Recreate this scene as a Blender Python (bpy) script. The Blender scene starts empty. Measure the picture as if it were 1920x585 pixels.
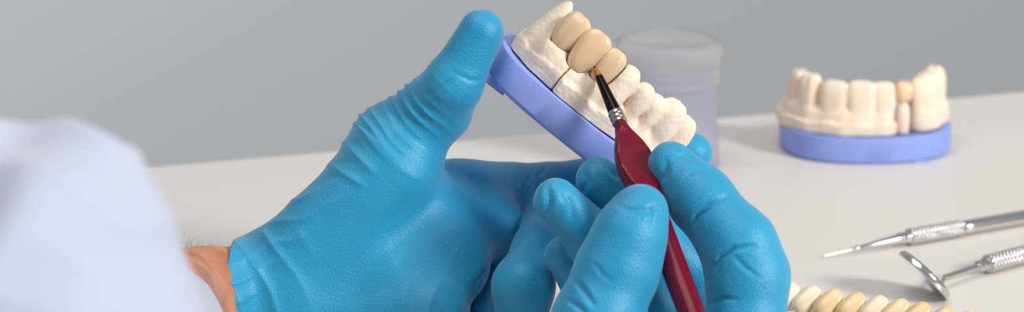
import bpy, math, random
import numpy as np
from mathutils import Matrix, Vector

random.seed(7)
S = bpy.context.scene
COL = S.collection
TZ = 0.75                      # table top height
H = 0.268                      # lens height over the table
PITCH = 15.4
F = 4800.0                     # focal length in pixels of a 1920 wide frame
D0 = 760.0                     # focus distance, mm

# ------------------------------------------------------------------ camera
cam = bpy.data.cameras.new('camera')
camo = bpy.data.objects.new('camera', cam); COL.objects.link(camo)
camo.location = (0, 0, TZ + H)
camo.rotation_euler = (math.radians(90 - PITCH), 0, 0)
cam.sensor_width = 36.0
cam.lens = 36.0 * F / 1920.0
cam.clip_start = 0.02
cam.dof.use_dof = True
cam.dof.focus_distance = (D0 - 8) / 1000
cam.dof.aperture_fstop = 15.0
S.camera = camo
CM = Matrix.Translation((0, 0, TZ + H)) @ Matrix.Rotation(math.radians(90 - PITCH), 4, 'X')
CMn = np.array(CM)

def C(px, py, dz=0.0):
    """lens-frame point in mm of something seen at px,py and dz mm beyond the focus distance"""
    d = D0 + dz
    return np.array([(px - 960) * d / F, -(py - 292.5) * d / F, -d])

def Wd(px, py, dz=0.0):
    v = np.append(C(px, py, dz) * 0.001, 1.0)
    return (CMn @ v)[:3]

def T(px, py, z=0.0):
    """world point on the plane z (m above table)"""
    r = CMn[:3, :3] @ np.array([(px - 960) / F, -(py - 292.5) / F, -1.0])
    o = CMn[:3, 3]
    t = (TZ + z - o[2]) / r[2]
    return o + r * t

# ------------------------------------------------------------------ helpers
def link(name, me, mat=None, parent=None, smooth=True):
    o = bpy.data.objects.new(name, me); COL.objects.link(o)
    if mat: me.materials.append(mat)
    if smooth: me.polygons.foreach_set('use_smooth', [True] * len(me.polygons))
    if parent is not None:
        o.parent = parent
        bpy.context.view_layer.update()
        o.matrix_parent_inverse = parent.matrix_world.inverted()
    return o

def mesh(name, V, Fc):
    me = bpy.data.meshes.new(name)
    V = np.asarray(V, dtype=float)
    me.from_pydata(V.tolist(), [], Fc.tolist() if hasattr(Fc, 'tolist') else Fc)
    me.update()
    return me

def empty(name, loc, label, cat, group=None):
    o = bpy.data.objects.new(name, None); COL.objects.link(o)
    o.location = loc; o.empty_display_size = 0.02
    tag(o, label, cat, group); bpy.context.view_layer.update()
    return o

def tag(o, label, cat, group=None):
    o['label'] = label; o['category'] = cat
    if group: o['group'] = group

def nets(f, org, h):
    """surface nets; f negative inside"""
    s = f < 0
    nx, ny, nz = f.shape
    cs = s[:-1, :-1, :-1].astype(np.int8)
    cnt = np.zeros((nx - 1, ny - 1, nz - 1), np.int8)
    for i in (0, 1):
        for j in (0, 1):
            for k in (0, 1):
                cnt += s[i:nx - 1 + i, j:ny - 1 + j, k:nz - 1 + k]
    act = (cnt > 0) & (cnt < 8)
    I = np.argwhere(act)
    idx = -np.ones(act.shape, np.int64); idx[act] = np.arange(len(I))
    acc = np.zeros((len(I), 3)); n = np.zeros(len(I))
    for ax in range(3):
        o1, o2 = [a for a in range(3) if a != ax]
        for a in (0, 1):
            for b in (0, 1):
                p = I.copy(); p[:, o1] += a; p[:, o2] += b
                q = p.copy(); q[:, ax] += 1
                f0 = f[p[:, 0], p[:, 1], p[:, 2]]; f1 = f[q[:, 0], q[:, 1], q[:, 2]]
                m = (f0 < 0) != (f1 < 0)
                t = np.where(m, f0 / np.where(m, f0 - f1, 1), 0)
                c = p.astype(float); c[:, ax] += t
                acc[m] += c[m]; n[m] += 1
    V = org + (acc / n[:, None]) * h
    faces = []
    for ax in range(3):
        o1, o2 = (ax + 1) % 3, (ax + 2) % 3
        sl0 = [slice(None)] * 3; sl1 = [slice(None)] * 3
        sl0[ax] = slice(0, -1); sl1[ax] = slice(1, None)
        a = s[tuple(sl0)]; b = s[tuple(sl1)]
        E = np.argwhere(a != b)
        E = E[(E[:, o1] > 0) & (E[:, o2] > 0) & (E[:, o1] < f.shape[o1] - 1) & (E[:, o2] < f.shape[o2] - 1)]
        def g(d1, d2):
            e = E.copy(); e[:, o1] -= d1; e[:, o2] -= d2
            return idx[e[:, 0], e[:, 1], e[:, 2]]
        q = np.stack([g(1, 1), g(0, 1), g(0, 0), g(1, 0)], 1)
        ins = a[E[:, 0], E[:, 1], E[:, 2]]
        q[~ins] = q[~ins][:, ::-1]
        faces.append(q)
    return V, np.concatenate(faces)

def relax(V, Fq, it=2, w=0.5):
    n = len(V)
    e = np.concatenate([Fq[:, [0, 1]], Fq[:, [1, 2]], Fq[:, [2, 3]], Fq[:, [3, 0]]])
    for _ in range(it):
        acc = np.zeros_like(V); c = np.zeros(n)
        for k in range(3):
            acc[:, k] = np.bincount(e[:, 0], V[e[:, 1], k], n) + np.bincount(e[:, 1], V[e[:, 0], k], n)
        c = np.bincount(e[:, 0], minlength=n) + np.bincount(e[:, 1], minlength=n)
        V = V * (1 - w) + w * acc / np.maximum(c, 1)[:, None]
    return V

def normals(V, Fq):
    a = V[Fq[:, 2]] - V[Fq[:, 0]]; b = V[Fq[:, 3]] - V[Fq[:, 1]]
    fn = np.cross(a, b); N = np.zeros_like(V)
    for k in range(3):
        for c in range(4):
            N[:, k] += np.bincount(Fq[:, c], fn[:, k], len(V))
    return N / np.maximum(np.linalg.norm(N, axis=1), 1e-9)[:, None]

def smin(a, b, k):
    if k <= 0: return np.minimum(a, b)
    h = np.maximum(k - np.abs(a - b), 0) / k
    return np.minimum(a, b) - h * h * k * 0.25
def smax(a, b, k): return -smin(-a, -b, k)

class Grid:
    def __init__(g, lo, hi, h):
        g.lo = np.array(lo, float); g.h = h
        g.n = np.ceil((np.array(hi, float) - g.lo) / h).astype(int) + 1
        g.ax = [(g.lo[i] + np.arange(g.n[i]) * h).astype(np.float32) for i in range(3)]
    def new(g): return np.full(tuple(g.n), 30.0, np.float32)
    def block(g, lo, hi):
        a = np.clip(np.floor((np.array(lo) - g.lo) / g.h).astype(int), 0, g.n - 1)
        b = np.clip(np.ceil((np.array(hi) - g.lo) / g.h).astype(int) + 1, 1, g.n)
        return tuple(slice(a[i], max(b[i], a[i] + 1)) for i in range(3))
    def xyz(g, sl=None):
        if sl is None: sl = (slice(None),) * 3
        return (g.ax[0][sl[0]][:, None, None], g.ax[1][sl[1]][None, :, None], g.ax[2][sl[2]][None, None, :])

def cone(g, f, a, ra, b, rb, k=3.0, sz=1.0, pad=9.0):
    """round cone from a to b; sz squashes it along the depth axis"""
    a = np.asarray(a); b = np.asarray(b); R = max(ra, rb) + pad
    sl = g.block(np.minimum(a, b) - R, np.maximum(a, b) + R)
    x, y, z = g.xyz(sl); ba = b - a; L = max(float(ba @ ba), 1e-6)
    px, py, pz = x - a[0], y - a[1], z - a[2]
    t = np.clip((px * ba[0] + py * ba[1] + pz * ba[2]) / L, 0, 1)
    qz = (pz - t * ba[2]) / sz
    d = np.sqrt((px - t * ba[0]) ** 2 + (py - t * ba[1]) ** 2 + qz ** 2) - (ra + (rb - ra) * t)
    f[sl] = smin(f[sl], d.astype(np.float32), k)

def P4(p):                      # (px, py, dz, radius px) -> point mm, radius mm
    d = D0 + p[2]
    return C(p[0], p[1], p[2]), p[3] * d / F

def chain(g, pts, k=3.0, sz=1.0, shrink=0.0):
    f = g.new()
    for p, q in zip(pts[:-1], pts[1:]):
        a, ra = P4(p); b, rb = P4(q)
        cone(g, f, a, ra - shrink, b, rb - shrink, k, sz)
    return f

# ------------------------------------------------------------------ materials
def s2l(c): return tuple(((v / 255) / 12.92 if v / 255 <= 0.04045 else ((v / 255 + 0.055) / 1.055) ** 2.4) for v in c) + (1.0,)
def mat(name, rgb, rough=0.5, metal=0.0, spec=0.5, sss=0.0, sss_r=(1, .5, .3), sss_s=0.002,
        noise=None, bump=None, sheen=0.0, coat=0.0, vary=None):
    m = bpy.data.materials.new(name); m.use_nodes = True
    nt = m.node_tree; b = nt.nodes['Principled BSDF']
    b.inputs['Base Color'].default_value = s2l(rgb)
    b.inputs['Roughness'].default_value = rough
    b.inputs['Metallic'].default_value = metal
    b.inputs['Specular IOR Level'].default_value = spec
    if sss:
        b.inputs['Subsurface Weight'].default_value = sss
        b.inputs['Subsurface Radius'].default_value = sss_r
        b.inputs['Subsurface Scale'].default_value = sss_s
    if sheen: b.inputs['Sheen Weight'].default_value = sheen
    if coat: b.inputs['Coat Weight'].default_value = coat; b.inputs['Coat Roughness'].default_value = 0.12
    tc = nt.nodes.new('ShaderNodeTexCoord')
    if vary:                     # (rgb2, scale, lo, hi)
        n = nt.nodes.new('ShaderNodeTexNoise'); n.inputs['Scale'].default_value = vary[1]; n.inputs['Detail'].default_value = 6
        r = nt.nodes.new('ShaderNodeMapRange'); r.inputs[1].default_value = vary[2]; r.inputs[2].default_value = vary[3]
        mx = nt.nodes.new('ShaderNodeMix'); mx.data_type = 'RGBA'
        mx.inputs[6].default_value = s2l(rgb); mx.inputs[7].default_value = s2l(vary[0])
        nt.links.new(tc.outputs['Object'], n.inputs['Vector']); nt.links.new(n.outputs['Fac'], r.inputs[0])
        nt.links.new(r.outputs[0], mx.inputs[0]); nt.links.new(mx.outputs[2], b.inputs['Base Color'])
    prev = None
    for (sc, st, dist) in (bump or []):
        n = nt.nodes.new('ShaderNodeTexNoise'); n.inputs['Scale'].default_value = sc; n.inputs['Detail'].default_value = 4
        bp = nt.nodes.new('ShaderNodeBump'); bp.inputs['Strength'].default_value = st; bp.inputs['Distance'].default_value = dist
        nt.links.new(tc.outputs['Object'], n.inputs['Vector']); nt.links.new(n.outputs['Fac'], bp.inputs['Height'])
        if prev: nt.links.new(prev.outputs['Normal'], bp.inputs['Normal'])
        prev = bp
    if prev: nt.links.new(prev.outputs['Normal'], b.inputs['Normal'])
    return m

M_glove = mat('blue_nitrile', (20, 151, 192), rough=0.47, spec=0.5, sheen=0.25,
              bump=[(1500, .6, .0003), (160, .07, .0005)], vary=((14, 143, 187), 40, .4, .65))
M_skin = mat('skin', (200, 140, 106), rough=0.5, sss=.25, bump=[(700, .35, .0004)], vary=((170, 104, 72), 90, .4, .7))
M_hair = mat('arm_hair', (70, 48, 36), rough=0.6)
M_shirt = mat('pale_blue_cloth', (180, 187, 205), rough=0.85, sheen=.3, bump=[(900, .3, .0004), (30, .2, .002)])
M_base = mat('blue_plastic', (142, 162, 228), rough=0.5, spec=.4, bump=[(900, .12, .0003)], vary=((136, 156, 222), 60, .4, .7))
M_cast = mat('cream_plaster', (240, 224, 204), rough=0.55, sss=.25, sss_r=(1, .7, .5), sss_s=.0015,
             bump=[(520, .3, .0005), (1400, .15, .0002)], vary=((238, 214, 190), 110, .42, .62))
M_crown = mat('amber_ceramic', (230, 200, 158), rough=0.22, spec=.5, sss=.5, sss_r=(1, .75, .5), sss_s=.002, coat=.25,
              bump=[(300, .05, .0003)], vary=((214, 188, 156), 130, .4, .7))
M_table = mat('white_laminate', (223, 217, 210), rough=0.42, spec=.35, bump=[(240, .04, .0004)])
M_wall = mat('grey_wall', (178, 180, 183), rough=0.9, spec=.1, bump=[(60, .05, .001)])
M_floor = mat('grey_floor', (140, 136, 130), rough=0.7, vary=((120, 116, 110), 6, .4, .6))
M_steel = mat('polished_steel', (215, 213, 212), rough=0.16, metal=1)
M_steel2 = mat('brushed_steel', (212, 208, 206), rough=0.27, metal=1)
M_mirror = mat('mirror_glass', (238, 240, 242), rough=0.02, metal=1)
M_red = mat('dark_red_lacquer', (108, 0, 30), rough=0.28, spec=.25, coat=.12, bump=[(2500, .05, .0001)])
M_ferrule = mat('black_nickel', (46, 42, 40), rough=0.2, metal=1)
M_ring = mat('nickel', (190, 180, 168), rough=0.15, metal=1)
M_brist = mat('brown_bristle', (176, 106, 40), rough=0.5, bump=[(3000, .4, .0002)])
M_bristtip = mat('dark_bristle', (40, 22, 14), rough=0.5)
M_tab_white = mat('white_plastic_tab', (236, 232, 224), rough=0.35)
def jar_mat(name, rgb, rough, tr):
    m = mat(name, rgb, rough=rough, spec=.4)
    b = m.node_tree.nodes['Principled BSDF']
    b.inputs['Transmission Weight'].default_value = tr; b.inputs['IOR'].default_value = 1.12
    return m
M_jar = jar_mat('frosted_plastic', (240, 240, 252), .42, .9)
M_lid = jar_mat('clear_plastic', (250, 250, 250), .3, .9)

# ------------------------------------------------------------------ setting
def box(name, lo, hi, m, parent=None, bev=0.0):
    x0, y0, z0 = lo; x1, y1, z1 = hi
    V = [(x0, y0, z0), (x1, y0, z0), (x1, y1, z0), (x0, y1, z0), (x0, y0, z1), (x1, y0, z1), (x1, y1, z1), (x0, y1, z1)]
    Fc = [(0, 3, 2, 1), (4, 5, 6, 7), (0, 1, 5, 4), (1, 2, 6, 5), (2, 3, 7, 6), (3, 0, 4, 7)]
    o = link(name, mesh(name, V, Fc), m, parent, smooth=False)
    if bev:
        b = o.modifiers.new('b', 'BEVEL'); b.width = bev; b.segments = 3
    return o

WY = 1.75
for o in (box('floor', (-2.4, -1.6, -0.05), (2.4, WY + 0.1, 0), M_floor),
          box('wall_back', (-2.4, WY, 0), (2.4, WY + 0.1, 2.6), M_wall)):
    o['kind'] = 'structure'

# table: a slab whose far edge runs through two points of the photograph's edge line
eL = T(270, 313); eR = T(1920, 171)
ed = (eR - eL); ed[2] = 0; ed /= np.linalg.norm(ed); en = np.array([-ed[1], ed[0], 0])
if en[1] < 0: en = -en
tb = empty('table', (float((eL + eR)[0] / 2), float((eL + eR)[1] / 2 - 0.3), 0),
           'white laminate desk under the dental models and steel instruments', 'table')
def slab(name, a0, a1, b0, b1, z0, z1, m, parent, bev):
    P = [eL + ed * a + en * b for a, b in ((a0, b0), (a1, b0), (a1, b1), (a0, b1))]
    V = [(p[0], p[1], TZ + z0) for p in P] + [(p[0], p[1], TZ + z1) for p in P]
    Fc = [(0, 3, 2, 1), (4, 5, 6, 7), (0, 1, 5, 4), (1, 2, 6, 5), (2, 3, 7, 6), (3, 0, 4, 7)]
    o = link(name, mesh(name, V, Fc), m, parent, smooth=False)
    b = o.modifiers.new('b', 'BEVEL'); b.width = bev; b.segments = 3
slab('tabletop', -0.75, 1.05, -0.62, 0, -0.03, 0, M_table, tb, .0015)
for a in (-0.70, 0.96):
    for b in (-0.58, -0.08):
        slab('leg', a, a + .04, b, b + .04, -TZ, -0.03, M_steel2, tb, .002)

# ------------------------------------------------------------------ hands
def groove(V, N, PX, lines, front=0.15):
    """press glove creases (polylines in mm-true lens frame, given as seen) into the surface"""
    D = np.zeros(len(V))
    for pts, amp, w in lines:
        pts = np.array(pts, float)
        best = np.full(len(V), 1e9); tt = np.zeros(len(V)); n = len(pts) - 1
        for i in range(n):
            a, b = pts[i], pts[i + 1]; ba = b - a
            t = np.clip(((PX - a) @ ba) / (ba @ ba), 0, 1)
            d = np.linalg.norm(PX - a - t[:, None] * ba, axis=1)
            m = d < best; best[m] = d[m]; tt[m] = (i + t[m]) / n
        env = np.sin(np.pi * np.clip(tt * .94 + .03, 0, 1)) ** .6
        D += env * amp * (-np.exp(-(best / w) ** 2) + .16 * np.exp(-((best - 2.1 * w) / (1.2 * w)) ** 2))
    D *= np.clip((N[:, 2] - front) / .3, 0, 1)
    return V + N * D[:, None]

def to_world(V):
    return (np.c_[V * 0.001, np.ones(len(V))] @ CMn.T)[:, :3]
def px_of(V):
    return np.c_[960 + V[:, 0] / -V[:, 2] * F, 292.5 - V[:, 1] / -V[:, 2] * F]
def sdfmesh(name, g, f, m, parent=None, it=2, post=None, world=to_world):
    f[0], f[-1] = 5, 5; f[:, 0], f[:, -1] = 5, 5; f[:, :, 0], f[:, :, -1] = 5, 5
    V, Q = nets(f, g.lo, g.h)
    V = relax(V, Q, it)
    if post: V = post(V, normals(V, Q))
    Vw = world(V)
    n = normals(Vw, Q)
    c = Vw - Vw.mean(0)
    if np.sum(n * c) < 0: Q = Q[:, ::-1]
    return link(name, mesh(name, Vw, Q), m, parent)

def palm_field(g, prims, shrink=0.0, k=9):
    f = g.new()
    for p, q, sz in prims:
        a, ra = P4(p); b, rb = P4(q)
        cone(g, f, a, ra - shrink, b, rb - shrink, k, sz, pad=12)
    return f

def hand(g, palm, fingers, shrink=0.0, fk=7):
    pf = palm_field(g, palm, shrink)
    out = pf.copy()
    for pts, k_ in fingers:      # k_: how softly the finger runs into the palm
        out = np.minimum(out, smin(chain(g, pts, 3.5, 1.0, shrink), pf, fk * k_))
    return out

L_palm = [  # wrist and carpals
    ((395, 548, -4, 95), (500, 560, 14, 92), .95), ((395, 650, -4, 92), (500, 660, 14, 88), .95),
    ((500, 540, 14, 88), (860, 380, 30, 64), .95),        # index metacarpal
    ((500, 590, 16, 82), (870, 455, 34, 66), .95),
    ((500, 620, 16, 82), (830, 545, 28, 66), .95),
    ((490, 660, 14, 78), (800, 650, 16, 66), .95),
    ((545, 505, 4, 92), (735, 322, 4, 88), 1.0),          # thenar
    ((560, 590, 2, 80), (790, 600, 2, 72), .9),           # hypothenar and middle of the palm
    ((640, 480, 8, 90), (820, 450, 12, 80), .9),
    ((800, 402, 20, 84), (950, 386, 44, 68), .9), ((800, 455, 14, 80), (925, 425, 22, 58), .9),
    ((760, 540, 6, 84), (852, 505, 6, 62), .9), ((720, 640, 4, 84), (810, 620, -2, 64), .9),
]
L_fing = [
    ([(700, 345, 12, 80), (742, 272, 10, 80), (818, 204, 3, 64), (848, 160, -4, 53), (902, 61, -7, 43)], 1.0),   # thumb
    ([(850, 374, 30, 62), (1020, 361, 50, 53), (1180, 330, 56, 46), (1296, 288, 38, 39)], 1.0),            # index
    ([(880, 455, 34, 58), (1015, 440, 66, 50), (1170, 400, 62, 45), (1270, 345, 52, 40)], 1.0),             # middle
    ([(880, 690, 20, 60), (918, 590, 20, 60), (965, 490, 30, 54), (1010, 400, 50, 44)], .12),              # ring
    ([(975, 640, 0, 46), (982, 535, -4, 56), (1004, 465, 8, 40), (1018, 395, 26, 32)], .1),              # little
]
R_palm = [
    ((1395, 640, -48, 74), (1340, 780, -50, 92), 1), ((1345, 660, -20, 72), (1290, 800, -40, 92), 1),
    ((1270, 690, -15, 66), (1230, 810, -50, 90), 1), ((1180, 700, -20, 60), (1180, 810, -50, 85), 1),
    ((1100, 690, -60, 85), (1200, 820, -75, 95), 1), ((1240, 800, -40, 105), (1330, 960, -85, 120), 1),
]
R_fing = [
    ([(1100, 700, -60, 90), (1118, 610, -58, 84), (1160, 500, -56, 76), (1182, 440, -56, 65), (1200, 399, -55, 55)], 1.0),  # thumb
    ([(1395, 650, -48, 76), (1403, 520, -46, 75), (1385, 462, -45, 69), (1312, 372, -38, 60), (1259, 309, -34, 44)], 1.0),  # index
    ([(1345, 660, -20, 66), (1330, 540, -6, 60), (1215, 440, -8, 54), (1125, 337, -16, 45)], 1.0),        # middle
    ([(1270, 690, -15, 60), (1235, 590, -8, 56), (1120, 455, -18, 50), (1042, 377, -26, 43)], 1.0),        # ring
    ([(1180, 700, -20, 55), (1150, 600, -2, 46), (1095, 525, -8, 42), (1058, 478, -12, 37)], 1.0),           # little
]

person = empty('person', tuple(T(420, 700, 0)), 'person in a pale blue shirt and blue gloves holding a tooth model and brush', 'person')

def wr_left(V, N):
    P = px_of(V); x, y = P[:, 0], P[:, 1]
    fr = np.clip((N[:, 2] + .25) / .4, 0, 1)
    # crosswise pleats over the back of the thumb
    s = .59 * x - .81 * y; n = .81 * x + .59 * y
    ph = s + .22 * (n - 700) + 4 * np.sin(n / 23.) + 5 * np.sin(s / 41. + 1)
    w = np.abs(np.sin(ph / 10. * np.pi / 2 + .9 * np.sin(s / 27.)))
    ridge = (1 - w) ** 1.2
    amp = .6 + .4 * np.sin(s / 17. + n / 47.)
    msk = np.clip((842 - n + 30 * np.sin(s / 15.)) / 90, 0, 1) * np.clip((s - 175) / 50, 0, 1) * np.clip((385 - s) / 60, 0, 1)
    D = 1.0 * ridge * msk * amp
    # long soft pleats from the thumb root to the heel
    ph2 = (y - 300) - .55 * (x - 600) + 9 * np.sin(x / 45.)
    r2 = (1 - np.abs(np.sin(ph2 / 13.5 + .8 * np.sin(y / 30.)))) ** 1.3
    m2 = np.clip((x - 575) / 50, 0, 1) * np.clip((820 - x) / 70, 0, 1) * np.clip((y - 225) / 40, 0, 1) * np.clip((350 - y + 20 * np.sin(x / 20.)) / 35, 0, 1)
    D += .75 * r2 * m2 * (.7 + .3 * np.sin(x / 33.))
    # puckers along the outer edge down to the wrist
    r5 = (1 - np.abs(np.sin((x * .35 + y + 6 * np.sin(x / 19.)) / 12.))) ** 1.3
    m5 = np.clip((y - 330) / 30, 0, 1) * np.clip((1 - np.abs((.754 * x + .657 * y) - 680) / 60), 0, 1)
    D += .7 * r5 * m5
    # gathered folds by the cuff
    ph3 = (x - 480) + .9 * (y - 440) + 9 * np.sin(y / 22.)
    r3 = (1 - np.abs(np.sin((x - .55 * y + 8 * np.sin(y / 31.)) / 21.))) ** 1.4
    m3 = np.clip((x - 425) / 30, 0, 1) * np.clip((600 - x) / 90, 0, 1) * np.clip((y - 425) / 20, 0, 1)
    D += .9 * r3 * m3
    # drawn folds low on the palm
    r4 = (1 - np.abs(np.sin((x + .35 * y + 9 * np.sin(y / 40.)) / 17.))) ** 1.6
    m4 = np.clip((x - 640) / 80, 0, 1) * np.clip((900 - x) / 50, 0, 1) * np.clip((y - 440) / 130, 0, 1)
    D += .45 * r4 * m4
    D += .12 * np.sin(x / 31. + y / 47.) * np.sin(y / 37. - x / 61.)
    V = V + N * (D * fr)[:, None]
    return groove(V, N, P, [
        ([(1005, 312), (985, 345), (975, 385)], .9, 6), ([(1030, 305), (1008, 330), (1000, 365)], .7, 5),
        ([(870, 320), (900, 345), (905, 380)], .5, 8), ([(838, 318), (850, 335), (845, 365)], .5, 8),
                ([(978, 432), (930, 480), (893, 530), (872, 600)], 1.0, 5),
        ([(850, 135), (880, 150), (912, 152)], .35, 4), ([(845, 150), (800, 180)], .4, 4)])

def wr_right(V, N):
    P = px_of(V); x, y = P[:, 0], P[:, 1]
    D = .06 * np.sin(x / 17. + 2 * np.sin(y / 31.)) * np.sin(y / 14. + 1.5 * np.sin(x / 23.)) + .12 * np.sin(x / 41. - y / 29.)
    V = V + N * D[:, None]
    return groove(V, N, P, [
        ([(1298, 425), (1305, 405), (1328, 386), (1360, 370)], 1.3, 4.5), ([(1338, 505), (1350, 482), (1375, 466), (1415, 460)], 1.2, 4.5),
        ([(1376, 480), (1395, 500), (1420, 518)], .5, 4), ([(1262, 296), (1285, 290), (1305, 300)], .45, 4),
        ([(1250, 300), (1248, 325), (1240, 340)], .6, 6), ([(1285, 330), (1300, 320), (1330, 318)], .4, 5),
        ([(1160, 388), (1185, 395), (1215, 396), (1240, 386)], .6, 5), ([(1218, 385), (1222, 400), (1215, 425)], .4, 4),
        ([(1075, 520), (1095, 545), (1115, 575)], .8, 5), ([(1062, 560), (1085, 575), (1100, 590)], .8, 5), ([(1110, 490), (1130, 515), (1150, 530)], .3, 4),
        ([(1092, 318), (1100, 340), (1092, 365)], .6, 6), ([(1135, 300), (1150, 325), (1170, 335)], .8, 6), ([(1115, 300), (1125, 330), (1140, 350)], .4, 6),
        ([(1028, 350), (1030, 385), (1022, 410)], .9, 7), ([(1050, 345), (1070, 380), (1075, 420)], .7, 8), ([(1015, 420), (1040, 440), (1045, 470)], .7, 7),
        ([(1330, 570), (1360, 560), (1385, 562)], .5, 4)])

lo = C(425, 800, -20); lo = np.array([C(300, 0, -20)[0], C(0, 790, 0)[1], -(D0 + 90)])
hi = np.array([C(1350, 0, 60)[0], C(0, 0, 0)[1] + 3, -(D0 - 45)])
gL = Grid(lo, hi, 0.5)
fL = hand(gL, L_palm, L_fing)
# crease where the palm folds over the curled fingers, and the cuff opening
x, y, z = gL.xyz()
cut = (C(433, 0, 5)[0] + 0.03 * (y + 60)) - x
fL = smax(fL, cut.astype(np.float32), 1.0)
def squash(f):   # the heel of the hand lies on the table top
    X, Y, Z = gL.xyz()
    c, s_ = math.cos(math.radians(PITCH)), math.sin(math.radians(PITCH))
    wz = H * 1000 + Y * c + Z * s_
    return wz
fL = smax(fL, (1.0 - squash(fL)).astype(np.float32), 4)
gloveL = sdfmesh('glove', gL, fL, M_glove, person, it=2, post=wr_left)
gloveL['label'] = 'left blue nitrile glove'

lo = np.array([C(985, 0, 0)[0], C(0, 1010, -60)[1], -(D0 + 20)])
hi = np.array([C(1500, 0, -60)[0] + 6, C(0, 250, 0)[1], -(D0 - 150)])
gR = Grid(lo, hi, 0.5)
def wz_of(g):
    X, Y, Z = g.xyz(); c, s_ = math.cos(math.radians(PITCH)), math.sin(math.radians(PITCH))
    return H * 1000 + Y * c + Z * s_
fR = hand(gR, R_palm, R_fing, fk=6)
fR = smax(fR, (1.0 - wz_of(gR)).astype(np.float32), 4)
gloveR = sdfmesh('glove', gR, fR, M_glove, person, it=2, post=wr_right)
gloveR['label'] = 'right blue nitrile glove'

# body: both arms and hands in one mesh, inside gloves and sleeve
ELB = (0, 700, -300)
SH = (-330, 330, -330)
gB = Grid([C(-520, 0, -330)[0], C(0, 1010, -60)[1] - 10, -(D0 + 80)], [C(1500, 0, -60)[0] + 6, C(0, 0, 0)[1], -300.0], 2.2)
fB = hand(gB, L_palm, L_fing, shrink=1.6)
fB = np.minimum(fB, hand(gB, R_palm, R_fing, shrink=1.6))
fa = gB.new()
for (p, q, sz) in [((500, 565, 16, 84), (330, 557, -16, 87), .9), ((500, 650, 16, 80), (330, 650, -16, 87), .9),
                   ((330, 557, -16, 87), (ELB[0], ELB[1], ELB[2], 240), 1), ((330, 650, -16, 87), (ELB[0], ELB[1], ELB[2], 240), 1)]:
    a, ra = P4(p); b, rb = P4(q); cone(gB, fa, a, ra - .8, b, rb - .8, 8, sz, pad=12)
fB = smin(fB, fa, 6)
fb_ = gB.new()
a, ra = P4((1325, 950, -84, 112)); b, rb = P4((1700, 1500, -400, 440)); cone(gB, fb_, a, ra, b, rb, 8, 1, pad=12)
fB = smin(fB, fb_, 6)
fB = smax(fB, (3.0 - wz_of(gB)).astype(np.float32), 4)
body = sdfmesh('body', gB, fB, M_skin, person, it=2)

# sleeve
gS = Grid([C(-560, 0, -330)[0], C(0, 1250, -330)[1], -(D0 + 5)], [C(470, 0, -250)[0] + 20, C(0, 60, -330)[1] + 20, -375.0], 1.6)
fS = gS.new()
for (p, q, k) in [((-8, 700, -300, 362), (-340, 640, -300, 385), 14),
                  ((-8, 700, -300, 362), (232, 642, -60, 192), 14),
                  ((40, 600, -290, 290), (120, 450, -290, 150), 22),
                  ((-110, 440, -285, 190), (-250, 370, -285, 230), 20)]:
    a, ra = P4(p); b, rb = P4(q); cone(gS, fS, a, ra, b, rb, k, 1, pad=24)
x, y, z = gS.xyz()
cen = C(232, 642, -60)
dirv = C(232, 642, -60) - C(-8, 700, -300); dirv /= np.linalg.norm(dirv)
cutp = (x - cen[0]) * dirv[0] + (y - cen[1]) * dirv[1] + (z - cen[2]) * dirv[2]
fS = smax(fS, cutp.astype(np.float32), 1.5)
fS = smax(fS, (2.0 - wz_of(gS)).astype(np.float32), 6)
def wr_sleeve(V, N):
    P = px_of(V); x, y = P[:, 0], P[:, 1]
    D = 1.5 * np.sin((x * .5 + y) / 58. + 1.6 * np.sin(x / 90.)) + 1.2 * np.sin((x - y * .7) / 66. + 2 * np.sin(y / 80.))
    r = (1 - np.abs(np.sin((y - .25 * x + 16 * np.sin(x / 50.)) / 36.))) ** 1.6
    D += 2.6 * r * np.clip((430 - y) / 150, .15, 1)
    return V + N * D[:, None]
sleeve = sdfmesh('shirt_sleeve', gS, fS, M_shirt, person, it=3, post=wr_sleeve)

gT = Grid([C(1100, 0, -60)[0], C(0, 1550, -400)[1] - 42, -(D0 - 90)], [C(1700, 0, -400)[0] + 44, C(0, 900, -400)[1] + 40, -318.0], 1.8)
fT = gT.new()
a, ra = P4((1400, 1060, -150, 165)); b, rb = P4((1700, 1500, -400, 500)); cone(gT, fT, a, ra, b, rb, 5, 1, pad=12)
x, y, z = gT.xyz(); dv = (b - a) / np.linalg.norm(b - a)
fT = smax(fT, (-((x - a[0]) * dv[0] + (y - a[1]) * dv[1] + (z - a[2]) * dv[2])).astype(np.float32), 1.5)
fT = smax(fT, (2.0 - wz_of(gT)).astype(np.float32), 4)
sdfmesh('shirt_sleeve', gT, fT, M_shirt, person, it=3)

# hairs along the wrist
hv, hf = [], []
for i in range(30):
    px = random.uniform(338, 426); py = 462 + random.uniform(0, 8)
    p = C(px, py, random.uniform(-8, 10)); a = random.uniform(-1.3, .5)
    L = random.uniform(2, 5.5); d = np.array([math.sin(a), math.cos(a), random.uniform(-.4, .4)])
    cv = np.array([random.uniform(-.6, .9), 0, 0]); base = len(hv); n = 6
    for j in range(n):
        t = j / (n - 1); c = p + d * L * t + cv * L * t * t; r = .035 * (1 - .75 * t)
        for q in range(3):
            an = q * 2.094
            hv.append(to_world((c + np.array([math.cos(an) * r, math.sin(an) * r * .3, math.sin(an) * r]))[None])[0])
    for j in range(n - 1):
        for q in range(3):
            hf.append((base + j * 3 + q, base + j * 3 + (q + 1) % 3, base + j * 3 + 3 + (q + 1) % 3, base + j * 3 + 3 + q))
link('arm_hair', mesh('arm_hair', hv, hf), M_hair, body)

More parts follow.
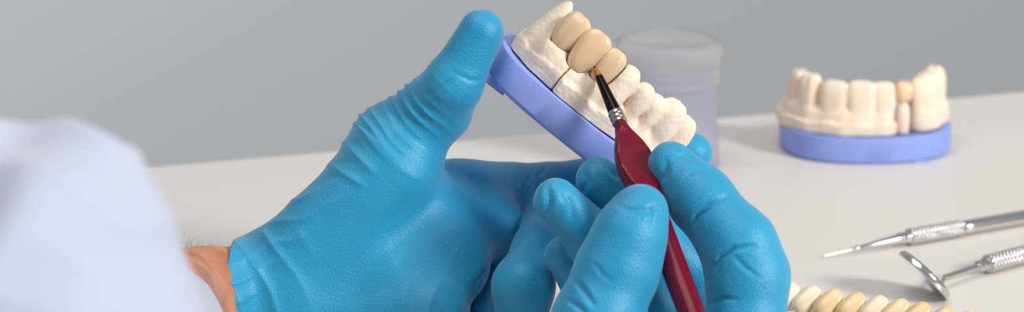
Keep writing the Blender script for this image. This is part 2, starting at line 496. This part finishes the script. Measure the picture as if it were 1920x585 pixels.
# ------------------------------------------------------------------ dental models
def tooth_d(X, Y, Z, p):
    """p: dict x,y,z0 (gum),z1 (top),w,t,ang (labial direction angle),tilt,p"""
    an = math.radians(p.get('ang', 0)); c, s_ = math.cos(an), math.sin(an)
    dx, dy = X - p['x'], Y - p['y']
    u = dx * c + dy * s_; v = -dx * s_ + dy * c
    zc = (p['z0'] + p['z1']) / 2; hh = (p['z1'] - p['z0']) / 2
    w = (Z - zc) / hh
    v = v - math.tan(math.radians(p.get('tilt', 0))) * (Z - zc)
    u = u - math.tan(math.radians(p.get('lean', 0))) * (Z - zc)
    ti = p.get('taper', .45); wi = p.get('flare', .12)
    wc = np.clip(w, -1, 1)
    a = p['w'] / 2 * (1 + wi * wc) ; b = p['t'] / 2 * (1 - ti * wc)
    e = p.get('e', 2.5)
    r = (np.abs(u / a) ** e + np.abs(v / b) ** 2.1 + np.abs(w) ** 2.8)
    d = (r ** (1 / e) - 1) * min(p['w'], p['t'], hh * 2) / 2 * .8
    for cu, cv_, amp in p.get('cusps', []):       # cusps on molars
        rr = (u - cu) ** 2 + (v - cv_) ** 2
        d = d - amp * np.exp(-rr / 3.2) * np.clip(w + .2, 0, 1)
    if p.get('fiss'):
        d = d + p['fiss'] * np.exp(-(v / .9) ** 2) * np.clip(w * 1.4, 0, 1) + .5 * p['fiss'] * np.exp(-(u / .8) ** 2) * np.clip(w * 1.4, 0, 1)
    return d

def poly2(X, Y, path):
    best = None; tt = None
    n = len(path) - 1
    for i in range(n):
        ax, ay = path[i]; bx, by = path[i + 1]; dx, dy = bx - ax, by - ay
        t = np.clip(((X - ax) * dx + (Y - ay) * dy) / (dx * dx + dy * dy), 0, 1)
        d = np.hypot(X - ax - t * dx, Y - ay - t * dy)
        if best is None: best = d; tt = np.full(d.shape, 0.) + t
        else:
            m = d < best; best = np.where(m, d, best); tt = np.where(m, i + t, tt)
    return best, tt / n

def rough(V, N, a=.12):
    x, y, z = V.T
    return V + N * (a * (np.sin(x * 1.9 + 2 * np.sin(y * 1.3)) * np.sin(z * 2.3 + 1.7 * np.sin(x * 1.1)) + .6 * np.sin(y * 3.1 + z * 2.7 + 2 * np.sin(x * 2.2))))[:, None]

def oval_base(name, m, parent, Mw, a=35, b=27, h=10.5, lugs=(), ex_=2.35):
    """oval plastic plate, slightly flared, with bevelled rims and lugs below"""
    V = []; Fc = []; n = 96
    prof = [(0.0, -h), (.90, -h), (.955, -h), (.965, -h + .5), (.985, -h + 1.2), (1.0, -.7), (.992, -.2), (.975, 0), (.92, 0.0), (.90, -.35), (0.0, -.35)]
    for (k, z) in prof:
        for i in range(n):
            t = 2 * math.pi * i / n; c, s_ = math.cos(t), math.sin(t)
            e = 2 / ex_
            V.append((a * k * math.copysign(abs(c) ** e, c), b * k * math.copysign(abs(s_) ** e, s_), z))
    for j in range(len(prof) - 1):
        for i in range(n):
            Fc.append((j * n + i, j * n + (i + 1) % n, (j + 1) * n + (i + 1) % n, (j + 1) * n + i))
    for (lx, ly, lw, ld, lh) in lugs:
        q = len(V)
        for z in (-h + 1, -h - lh):
            for (sx, sy) in ((-1, -1), (1, -1), (1, 1), (-1, 1)): V.append((lx + sx * lw / 2, ly + sy * ld / 2, z))
        Fc += [(q, q + 1, q + 2, q + 3), (q + 7, q + 6, q + 5, q + 4)] + [(q + i, q + 4 + i, q + 4 + (i + 1) % 4, q + (i + 1) % 4) for i in range(4)]
    Vw = [tuple(Mw @ Vector((v[0] * .001, v[1] * .001, v[2] * .001))) for v in V]
    o = link(name, mesh(name, Vw, Fc), m, parent)
    o.data.polygons.foreach_set('use_smooth', [True] * len(o.data.polygons))
    o.data.set_sharp_from_angle(angle=math.radians(35)) if hasattr(o.data, 'set_sharp_from_angle') else None
    return o

def wfun(Mw):
    A = np.array(Mw)
    return lambda V: (np.c_[V * 0.001, np.ones(len(V))] @ A.T)[:, :3]

# --- held model: local x along the plate, y out of the lips side, z towards the biting edges
aL = math.radians(39); tilt = math.radians(12)
ex = np.array([math.cos(aL), -math.sin(aL), 0.0])
nb = np.array([math.sin(aL), math.cos(aL), 0.0])
vw = np.array([0, 0, 1.0])
ez = nb * math.cos(tilt) + vw * math.sin(tilt)
ey = -(vw * math.cos(tilt) - nb * math.sin(tilt))     # away from the lens
yaw = math.radians(4)
ex, ey = ex * math.cos(yaw) + ey * math.sin(yaw), -ex * math.sin(yaw) + ey * math.cos(yaw)
R = np.eye(4); R[:3, 0] = ex; R[:3, 1] = ey; R[:3, 2] = ez; R[:3, 3] = C(1115, 203, 16) * .001
MH = CM @ Matrix(R.tolist())
held = empty('dental_model', tuple(MH.translation), 'tooth model on a blue base held tilted between gloved thumb and fingers', 'dental model')
oval_base('model_base', M_base, held, MH, a=35, b=26.5, h=9.6, lugs=((-29, -9, 8, 14, 1.8),), ex_=2.9)
# teeth (y negated: towards the lens)
HT = [
    dict(x=-26.0, y=-6.5, z0=5, z1=22.2, w=9.5, t=7.5, ang=-56, tilt=0, taper=.55, flare=-.4, e=2.0),
    dict(x=0.2, y=-17.4, z0=7, z1=20.4, w=8.0, t=7.8, ang=8, tilt=-4, taper=.35, flare=.05, e=2.2),
    dict(x=7.3, y=-14.8, z0=8.2, z1=18.6, w=6.2, t=8.2, ang=30, tilt=0, taper=.1, e=2.2, root=.6),
    dict(x=12.2, y=-12.2, z0=7.4, z1=17.6, w=6.2, t=8.4, ang=34, tilt=0, taper=.1, e=2.2, root=.6),
    dict(x=17.9, y=-8.4, z0=4.8, z1=19.4, w=9.4, t=10.4, ang=40, tilt=0, taper=.15, flare=.06, e=2.3, fiss=.25, root=.6),
    dict(x=24.0, y=-1.4, z0=4, z1=16.6, w=8.5, t=9.4, ang=50, tilt=0, taper=.15, flare=.06, e=2.3, fiss=.25, root=.6),
    dict(x=-25, y=5, z0=5, z1=14.5, w=7, t=8.5, ang=-82, taper=.2, fiss=.3),
    dict(x=-24.6, y=13, z0=5, z1=13.5, w=8, t=8.5, ang=-90, taper=.2, fiss=.3),
]
HC = [
    dict(x=-20.6, y=-13.6, z0=8.6, z1=22.6, w=9.6, t=8.0, ang=-30, tilt=-8, taper=.45, flare=.2, e=2.3, lean=3),
    dict(x=-13.2, y=-17.2, z0=6.4, z1=22.8, w=9.8, t=8.2, ang=-12, tilt=-8, taper=.45, flare=.2, e=2.3, lean=2),
    dict(x=-6.2, y=-18.2, z0=8.2, z1=21.8, w=7.8, t=7.6, ang=-2, tilt=-7, taper=.45, flare=.14, e=2.3, lean=1),
]
def jaw(name, path, teeth, Mw, parent, half=6.0, gum=9.5, floor_h=3.0, box_=(-36, -28, -.5, 36, 24, 27), crowns=(), plates=(), cuts=(), kk=1.3, h=.42, pad_lo=lambda X: 6.5 + 1.9 / (1 + np.exp(-(X + 14.6) * 6)), notch=None, ztop=None):
    g = Grid(box_[:3], box_[3:], h)
    X, Y, Z = g.xyz()
    d2, tt = poly2(X, Y, path)
    gz = gum if ztop is None else np.interp(tt, *ztop)
    ridge = smax(d2 - (half - .22 * np.clip(Z - 2, 0, 12)), Z - gz, 3.5)
    # trimmed socle with flat facets and fine saw marks
    soc = smax(d2 - (pad_lo(X) + .07 * np.sin(Z * 4.6)), Z - (gz * .46 + .3 * np.sin(X * .55) + .12 * np.sin(X * 2.1 + 1)), .3)
    f = smin(ridge, soc, .35)
    f = np.broadcast_to(f, tuple(g.n)).astype(np.float32).copy()
    for t in teeth:
        f = smin(f, tooth_d(X, Y, Z, t).astype(np.float32), kk)
        an = math.radians(t.get('ang', 0)); lx, ly = math.sin(an) * 1.0, -math.cos(an) * 1.0
        rt = np.sqrt(((X - t['x'] - lx * 1.6) / (t['w'] * .40)) ** 2 + ((Y - t['y'] - ly * 1.2) / 3.9) ** 2 + ((Z - t['z0'] + 1.5) / 6.0) ** 2) - 1
        f = smin(f, (rt * 3.0).astype(np.float32), 2.2) if t.get('root', 1) == 1 else smin(f, (rt * 3.0 + 1.2).astype(np.float32), 2.5)
    for c in crowns:      # gum wall and a groove around each crown's margin
        an = math.radians(c['ang']); lx, ly = math.sin(an), -math.cos(an)
        rt = np.sqrt(((X - c['x'] - lx) / (c['w'] * .46)) ** 2 + ((Y - c['y'] - ly) / 4.3) ** 2 + ((Z - c['z0'] + 1.2) / 5.2) ** 2) - 1
        f = smin(f, (rt * 3.2).astype(np.float32), 3.0)
        cd = tooth_d(X, Y, Z, c).astype(np.float32)
        f = smax(f, -(cd - .15), .5)
    for fn in cuts: f = fn(f, X, Y, Z)
    f = np.maximum(f, (-Z).astype(np.float32))
    return sdfmesh(name, g, f.astype(np.float32), M_cast, parent, it=1, post=lambda V, N: np.where((V[:, 2:3] > .4), rough(V, N, .04), V), world=wfun(Mw))

def crown_mesh(name, c, Mw, parent, m=M_crown):
    lo = (c['x'] - 8, c['y'] - 8, c['z0'] - 2); hi = (c['x'] + 8, c['y'] + 8, c['z1'] + 2.5)
    g = Grid(lo, hi, .3); X, Y, Z = g.xyz()
    f = tooth_d(X, Y, Z, c) + 0.05
    an = math.radians(c['ang'])
    u = (X - c['x']) * math.cos(an) + (Y - c['y']) * math.sin(an)
    f = f + .10 * np.exp(-(u / 1.0) ** 2) * np.clip((Z - c['z0']) / 6, 0, 1)
    f = np.broadcast_to(f, tuple(g.n)).astype(np.float32).copy()
    return sdfmesh(name, g, f, m, parent, it=2, world=wfun(Mw))

path = [(-24.5, 16), (-25.5, 2), (-25.5, -5), (-20.5, -11.8), (-12.6, -14.8), (-5, -15.8), (1.2, -15), (8, -12.4), (13, -9.6), (18, -6), (24.6, 0.5), (27, 6)]
def cut_step(f, X, Y, Z):
    # saw cut between die segments at the left front
    d = np.abs((X + 15.4) * .92 + (Y + 22) * -.38) - .28
    m = np.maximum(np.maximum(d, Z - 9.0), Y + 17.5)
    return smax(f, -m.astype(np.float32), .2)
jaw('plaster_cast', path, HT, MH, held, crowns=HC, ztop=([0, .3, .45, .55, .7, 1], [7, 9.4, 9.2, 9.2, 7.2, 5.5]), cuts=[cut_step], h=.38)
for c in HC:
    k = crown_mesh('crown', c, MH, held); k['label'] = 'amber ceramic crown'

# --- model standing on the table
c0 = T(1620, 276)
s = D0 / D0
MB_ = Matrix.Translation((c0[0], c0[1], TZ + .0107)) @ Matrix.Rotation(math.radians(3), 4, 'Z')
stand = empty('dental_model', (c0[0], c0[1], TZ), 'tooth model on a blue oval base standing on the white table', 'dental model')
oval_base('model_base', M_base, stand, MB_, a=34, b=27, h=10.5, lugs=((18, -22, 6, 5, .3),))
path2 = [(-27, 8), (-27.5, -2), (-22, -10), (-12, -16), (2.2, -16.6)]
BT = [
    dict(x=-26.5, y=0, z0=4, z1=22.3, w=9, t=9, ang=-75, taper=.1, flare=.0, e=3, fiss=.5),
    dict(x=-23.5, y=-7.8, z0=4, z1=22.6, w=9, t=9, ang=-45, taper=.1, flare=.0, e=3, fiss=.5),
    dict(x=-15.2, y=-14.2, z0=3, z1=20.6, w=11.4, t=8, ang=-24, taper=.25, e=3.4),
    dict(x=-5.2, y=-17.0, z0=3, z1=21.0, w=11.8, t=7.8, ang=-6, taper=.3, e=3.6),
    dict(x=3.6, y=-17.2, z0=3, z1=20.4, w=9.4, t=7.6, ang=2, taper=.3, e=3.4),
]
jaw('plaster_cast', path2, BT, MB_, stand, half=6, gum=9, box_=(-35, -27, -.5, 12, 20, 28), ztop=([0, 1], [10, 10]), h=.45, pad_lo=lambda X: 7.4 + 0 * X, kk=.5)
path3 = [(20.2, -10.5), (22, -8), (26.5, 0), (27, 9)]
BT3 = [
    dict(x=17.8, y=-12.6, z0=4, z1=20.8, w=8.4, t=8.4, ang=20, taper=.1, e=3),
    dict(x=22.4, y=-8.3, z0=4, z1=22.2, w=10, t=10, ang=38, taper=-.05, e=3.6, fiss=.25),
    dict(x=26.6, y=-.5, z0=4, z1=22.8, w=10, t=10, ang=68, taper=-.05, e=3.6, fiss=.25),
]
k = jaw('plaster_cast', path3, BT3, MB_, stand, half=6.3, gum=9, box_=(13.6, -26, -.5, 36, 20, 28), ztop=([0, 1], [17, 17]), h=.5, pad_lo=lambda X: 6.6 + 0 * X)
g = Grid((6.5, -26, -.4), (15, -10, 16), .4); X, Y, Z = g.xyz()
f = tooth_d(X, Y, Z, dict(x=11.2, y=-18.6, z0=-6, z1=12.6, w=5.0, t=5.5, ang=4, taper=.1, e=3)); f = np.maximum(f, -Z)
sdfmesh('removable_die', g, np.broadcast_to(f, tuple(g.n)).astype(np.float32).copy(), M_cast, stand, world=wfun(MB_))
k = crown_mesh('crown', dict(x=11.2, y=-17.4, z0=12.0, z1=20.8, w=7.2, t=7, ang=6, taper=.2, flare=0, e=2.6), MB_, stand, mat('pale_amber_ceramic', (236, 206, 168), rough=.3, sss=.4, sss_s=.002))
k['label'] = 'amber crown above the narrow die'

# ------------------------------------------------------------------ lathe
def frame(d):
    d = np.array(d, float); d /= np.linalg.norm(d)
    up = np.array([0, 0, 1.0]) if abs(d[2]) < .95 else np.array([1.0, 0, 0])
    u = np.cross(up, d); u /= np.linalg.norm(u); v = np.cross(d, u)
    return d, u, v
def lathe(name, A, dirv, prof, m, parent=None, seg=32, disp=None, sect=None, caps=True, uv=None):
    """prof: (s mm, r mm) pairs along dirv from A (m)"""
    A = np.array(A, float); d, u, v = frame(dirv)
    if uv is not None: u, v = uv
    V = []; Fc = []
    for (s_, r) in prof:
        for i in range(seg):
            t = 2 * math.pi * i / seg
            rr = r + (disp(s_, t, r) if disp else 0)
            a_, b_ = (sect(s_, t) if sect else (1, 1))
            V.append(A + (d * s_ + u * math.cos(t) * rr * a_ + v * math.sin(t) * rr * b_) * .001)
    n = len(prof)
    for j in range(n - 1):
        for i in range(seg):
            Fc.append((j * seg + i, j * seg + (i + 1) % seg, (j + 1) * seg + (i + 1) % seg, (j + 1) * seg + i))
    if caps:
        Fc.append(tuple(range(seg))[::-1]); Fc.append(tuple((n - 1) * seg + i for i in range(seg)))
    o = link(name, mesh(name, V, Fc), m, parent)
    if hasattr(o.data, 'set_sharp_from_angle'): o.data.set_sharp_from_angle(angle=math.radians(40))
    return o

# --- brush
B0 = Wd(1114, 124, -8); B1 = Wd(1163, 232, -22); B2 = Wd(1296, 585, -62)
bd = B1 - B0; bL = np.linalg.norm(bd) * 1000
hd = B2 - B1
brush = empty('paintbrush', tuple(B2), 'fine paintbrush with a dark red handle held against the teeth', 'paintbrush')
t1 = bL * .19; t2 = bL * .80
def lerp(a, b, n): return [a + (b - a) * i / n for i in range(n + 1)]
br = [(s_, .12 + 1.05 * math.sin(min(1, s_ / t1) * 1.5) ** .9) for s_ in lerp(0.0, t1 + .6, 14)]
bristle_tip = lathe('bristle_tip', B0, bd, [(a, r) for a, r in br if a < t1 * .3], M_bristtip, brush, 16)
lathe('bristles', B0, bd, [(a, r) for a, r in br if a > t1 * .22], M_brist, brush, 24, disp=lambda s_, t, r: .04 * math.sin(9 * t))
lathe('ferrule', B0, bd, [(t1, 1.1), (t1 + .1, 1.22), (t1 + 2, 1.35), (t2, 2.0), (t2 + .2, 2.0)], M_ferrule, brush, 32)
rp = []
for i in range(3):
    s0 = t2 + .1 + i * (bL - t2) / 3; w_ = (bL - t2) / 3
    rp += [(s0, 1.9), (s0 + w_ * .15, 2.2), (s0 + w_ * .5, 2.32), (s0 + w_ * .85, 2.2), (s0 + w_ * .98, 1.9)]
lathe('ferrule_ring', B0, bd, rp, M_ring, brush, 32)
# handle: slim neck, flattened thumb rest, then a tapering round shaft
hL = np.linalg.norm(hd) * 1000
hp = [(-.3, 1.75), (.2, 1.95), (2, 2.1), (4, 2.7), (7, 3.9), (10, 4.9), (13, 5.5), (16, 5.7), (19, 5.5), (23, 4.9), (27, 4.3), (32, 3.9), (40, 3.7), (60, 3.75), (75, 3.5), (100, 2.6), (122, 1.6), (126, .9), (127, .1)]
ss = np.arange(-.3, 127, .5); rs = np.interp(ss, [a for a, b in hp], [b for a, b in hp])
rs = np.convolve(np.pad(rs, 4, mode='edge'), np.ones(9) / 9, 'valid')
d_, u_, v_ = frame(hd)
cd = np.array(camo.location) - B1; cd -= d_ * (cd @ d_); cd /= np.linalg.norm(cd)   # faces the lens
vv = cd; uu = np.cross(vv, d_); uu /= np.linalg.norm(uu)
def flat(s_, t, r):
    # concave facet on the side towards the painter
    m = max(0.0, 1 - ((s_ - 14.5) / 11.5) ** 2) ** .5 if abs(s_ - 14.5) < 11.5 else 0
    x_ = r * math.cos(t + .35); y_ = r * math.sin(t + .35)
    lim = r * (1 - .52 * m)
    if y_ > lim and m > 0:
        return lim / max(math.sin(t + .35), 1e-3) - r
    return 0
lathe('handle', B1, hd, list(zip(ss.tolist(), rs.tolist())), M_red, brush, 96, disp=flat, uv=(uu, vv))

# --- steel probe
def knurl(s_, t, r): return .5 * abs(math.sin(5 * t + s_ * 1.9) * math.sin(5 * t - s_ * 1.9)) - .12
pa = T(1690, 447, .0030); pb = T(1920, 407, .0030)
pd = pb - pa; pd[2] = 0
probe = empty('dental_probe', (pa[0], pa[1], TZ), 'steel dental probe with a pointed tip lying farther back on the table', 'dental instrument')
pu = pd / np.linalg.norm(pd)
kn = lerp(3.2, 25.5, 110)
lathe('knurled_grip', pa, pd, [(3.0, 2.3)] + [(a, 2.75) for a in kn] + [(26, 2.3)], M_steel2, probe, 64, disp=knurl)
lathe('handle', pa, pd, [(26, 2.2), (26.4, 2.5), (30, 2.55), (95, 2.6), (96, 2.2)], M_steel, probe, 40)
lathe('knurled_grip', pa, pd, [(96, 2.3)] + [(96.3 + i * .2, 2.75) for i in range(110)] + [(118.6, 2.3)], M_steel2, probe, 64, disp=knurl)
lathe('collar', pa, pd, [(-1.6, 1.5), (-1.2, 2.1), (.2, 2.15), (.5, 1.7), (1.0, 1.7), (1.4, 2.2), (3.0, 2.3)], M_steel, probe, 32)
lathe('tip', T(1545, 480, .0012), (pa - pu * .0012) - T(1545, 480, .0012),
      (lambda L: [(0, .12), (L * .25, .42), (L * .42, .75), (L * .44, 1.0), (L * .47, .75), (L * .75, 1.25), (L, 1.75)])(np.linalg.norm((pa - pu * .0012) - T(1545, 480, .0012)) * 1000), M_steel, probe, 24)

# --- mouth mirror
ma = T(1838, 499, .0034); mb = T(1920, 477, .0034); md = mb - ma; md[2] = 0; mu = md / np.linalg.norm(md)
mirror = empty('mouth_mirror', (ma[0], ma[1], TZ), 'steel mouth mirror with a tilted round head lying in front of the probe', 'dental instrument')
lathe('collar', ma, md, [(-1.5, 1.2), (-1.0, 2.0), (.6, 2.1), (1.0, 1.6), (1.6, 1.6), (2.0, 2.2), (3.2, 2.3)], M_steel, mirror, 32)
lathe('knurled_grip', ma, md, [(3.2, 2.4)] + [(a, 2.95) for a in lerp(3.4, 34, 150)] + [(34.4, 2.4)], M_steel2, mirror, 64, disp=knurl)
lathe('handle', ma, md, [(34.4, 2.3), (35, 2.6), (110, 2.6), (111, 2.0)], M_steel, mirror, 40)
lo_ = T(1779, 558, 0.0008)
hi_dir = np.array([-(1779 - 1690) / 5.55, 4.0, 15.0]); hi_dir /= np.linalg.norm(hi_dir)
RM = 10.9
hc = lo_ + hi_dir * RM * .001
vd = hc - np.array(camo.location); vd /= np.linalg.norm(vd)
nrm = np.cross(hi_dir, vd); nrm /= np.linalg.norm(nrm)
if nrm[0] < 0: nrm = -nrm
nrm = nrm + .09 * vd; nrm -= hi_dir * (nrm @ hi_dir); nrm /= np.linalg.norm(nrm)
# mirror glass looks down-left, its steel back up-right
w2 = np.cross(nrm, hi_dir)
lathe('mirror_head', hc, nrm, [(-1.3, RM - .3), (-1.1, RM), (.3, RM), (1.0, RM - .5), (1.4, RM - 2), (1.5, .1)], M_steel, mirror, 64, uv=(hi_dir, w2))
lathe('mirror_glass', hc, -nrm, [(1.1, RM - .6), (1.36, RM - .6), (1.38, .05)], M_mirror, mirror, 64, uv=(hi_dir, -w2))
# bent stem as a swept tube
def tube(name, pts, r, m, parent, seg=14):
    pts = [np.array(p, float) for p in pts]
    V = []; Fc = []
    for i, p in enumerate(pts):
        d = pts[min(i + 1, len(pts) - 1)] - pts[max(i - 1, 0)]; d, u, v = frame(d)
        rr = r[i] if isinstance(r, (list, tuple)) else r
        for k_ in range(seg):
            t = 2 * math.pi * k_ / seg; V.append(p + (u * math.cos(t) + v * math.sin(t)) * rr * .001)
    for j in range(len(pts) - 1):
        for i in range(seg): Fc.append((j * seg + i, j * seg + (i + 1) % seg, (j + 1) * seg + (i + 1) % seg, (j + 1) * seg + i))
    Fc.append(tuple(range(seg))[::-1]); Fc.append(tuple((len(pts) - 1) * seg + i for i in range(seg)))
    o = link(name, mesh(name, V, Fc), m, parent)
    o.data.set_sharp_from_angle(angle=math.radians(50))
    return o
st0 = ma - mu * .0012; st1 = T(1768, 521, .0040); st2 = hc - hi_dir * .0062 + nrm * .0010
bz = [st0, st0 * .5 + st1 * .5, st1 * .9 + st0 * .1, st1, st1 * .85 + st2 * .15, st2]
tube('stem', bz, [1.25, 1.1, 1.0, 1.0, 1.0, 1.0], M_steel, mirror)

# --- shade guide with tooth tabs
tipspx = [(1450, 531), (1493, 536), (1533, 541), (1574, 548), (1617, 554), (1659, 560), (1699, 566), (1739, 572), (1784, 581), (1828, 589)]
cols = [(238, 226, 202), (240, 228, 204), (240, 224, 194), (238, 206, 158), (238, 206, 154), (238, 220, 190), (238, 208, 160), (234, 196, 140), (226, 196, 154), (236, 214, 180)]
sg0 = T(1640, 600)
guide = empty('shade_guide', (sg0[0], sg0[1], TZ), 'tooth shade guide with a row of cream and amber sample teeth', 'shade guide')
row = T(1828, 589) - T(1450, 531); row[2] = 0; row /= np.linalg.norm(row); rn = np.array([row[1], -row[0], 0])   # towards the lens
if rn[1] > 0: rn = -rn
for i, ((x_, y_), cc) in enumerate(zip(tipspx, cols)):
    tip = T(x_, y_, .0085)
    Zt = -rn * .5 + np.array([0, 0, .75]) + row * .6; Zt /= np.linalg.norm(Zt)
    Yt = np.cross(Zt, row); Yt /= np.linalg.norm(Yt); Xt = np.cross(Yt, Zt)
    Rm = np.eye(4); Rm[:3, 0] = Xt; Rm[:3, 1] = Yt; Rm[:3, 2] = Zt; Rm[:3, 3] = tip - Zt * .010
    Mt = Matrix(Rm.tolist())
    m = mat('shade_enamel', cc, rough=.25, sss=.3, sss_s=.0015, coat=.2)
    c = dict(x=0, y=0, z0=-.6, z1=10.8, w=7.2, t=5.2, ang=0, taper=.4, flare=-.12, e=2.2)
    k = crown_mesh('sample_tooth', c, Mt, guide, m)
    k['label'] = 'rounded sample tooth'
    base = tip - Zt * .0098
    foot = np.array([base[0], base[1], TZ + .0028]) + rn * .0135
    tube('tab_pin', [base + Zt * .001, base * .5 + foot * .5, foot], [.8, .8, .8], M_steel2, guide, 10)
pA = T(1450, 531, .0085) + rn * .019; pB = T(1828, 589, .0085) + rn * .019
V = []
for z_, w_ in ((0.0, .0055), (.0042, .0055), (.0050, .0045)):
    for (e, sgn) in ((pA - row * .006, -1), (pB + row * .006, -1), (pB + row * .006, 1), (pA - row * .006, 1)):
        q = e + rn * sgn * w_; V.append((q[0], q[1], TZ + z_ + .0001))
Fc = [(3, 2, 1, 0), (8, 9, 10, 11)] + [(l * 4 + i, l * 4 + (i + 1) % 4, l * 4 + 4 + (i + 1) % 4, l * 4 + 4 + i) for l in (0, 1) for i in range(4)]
link('holder', mesh('holder', V, Fc), M_tab_white, guide, smooth=False)

# --- frosted jar
jc = T(1252, 312)
jar = empty('plastic_jar', (jc[0], jc[1] + .0, TZ), 'frosted translucent plastic jar with a screw lid behind the held model', 'jar')
Rj = 20.0; K_ = .92
def thr(s_, t, r): return .0
body_p = [(.2, .1), (.2, Rj - 2), (.6, Rj - .6), (2, Rj), (12, Rj - .6), (24, Rj - 1.2), (34, Rj - 1.6), (36, Rj - 2.2), (37, Rj - 3.4), (44, Rj - 3.4),
          (44, Rj - 4.6), (37, Rj - 4.6), (35, Rj - 3.6), (33, Rj - 3.0), (12, Rj - 2.0), (2.6, Rj - 1.6), (1.6, Rj - 3), (1.6, .1)]
lathe('jar_body', (jc[0], jc[1], TZ), (0, 0, 1), [(a * K_, b) for a, b in body_p], M_jar, jar, 72, caps=False)

lid_p = [(37.2, Rj - 2.6), (37.2, Rj - .7), (38, Rj - .1), (39.2, Rj - .1), (39.8, Rj - .7), (40.6, Rj - .7), (41.4, Rj), (43, Rj), (43.6, Rj - .6), (44.4, Rj - .6), (45.2, Rj + .1), (52.5, Rj + .5), (54.0, Rj + .3), (54.8, Rj - .8), (55, Rj - 2.4), (54.4, Rj - 3.2), (54.2, .1)]
lid_in = [(53.0, .1), (53.0, Rj - 2.6), (50, Rj - 1.6), (37.2, Rj - 2.6)]
lathe('lid', (jc[0], jc[1], TZ), (0, 0, 1), [(a * K_, b) for a, b in lid_p + lid_in], M_lid, jar, 72, caps=False)

# ------------------------------------------------------------------ light
w = bpy.data.worlds.new('world'); S.world = w; w.use_nodes = True
bg = w.node_tree.nodes['Background']; bg.inputs[0].default_value = (.93, .95, 1, 1); bg.inputs[1].default_value = .34
def area(name, loc, target, sx, sy, power, col):
    l = bpy.data.lights.new(name, 'AREA'); l.shape = 'RECTANGLE'; l.size = sx; l.size_y = sy; l.energy = power; l.color = col
    o = bpy.data.objects.new(name, l); COL.objects.link(o); o.location = loc
    o.rotation_euler = (Vector(target) - Vector(loc)).to_track_quat('-Z', 'Y').to_euler()
    return o
area('window_light', (1.35, -.15, 1.6), (0.05, .8, .8), .42, .42, 27.5, (1, .985, .96))
area('overhead_fill', (-.2, .5, 2.4), (0, .8, .75), 1.0, 1.0, 10, (1, .98, .95))  # added soft fill from above, stands for no known fixture
sp = bpy.data.lights.new('wall_gradient_fill', 'SPOT'); sp.energy = 34; sp.spot_size = math.radians(62); sp.spot_blend = 1; sp.shadow_soft_size = .06; sp.color = (1, .98, .96)  # added unseen spot, makes the back wall brighter towards the left
so = bpy.data.objects.new('wall_gradient_fill', sp); COL.objects.link(so); so.location = (-1.0, 1.2, 1.25)
so.rotation_euler = (Vector((-.36, 1.75, .68)) - so.location).to_track_quat('-Z', 'Y').to_euler()

S.view_settings.view_transform = 'Standard'; S.view_settings.look = 'None'
S.view_settings.exposure = 0.07; S.view_settings.gamma = 1.0; S.view_settings.use_curve_mapping = False
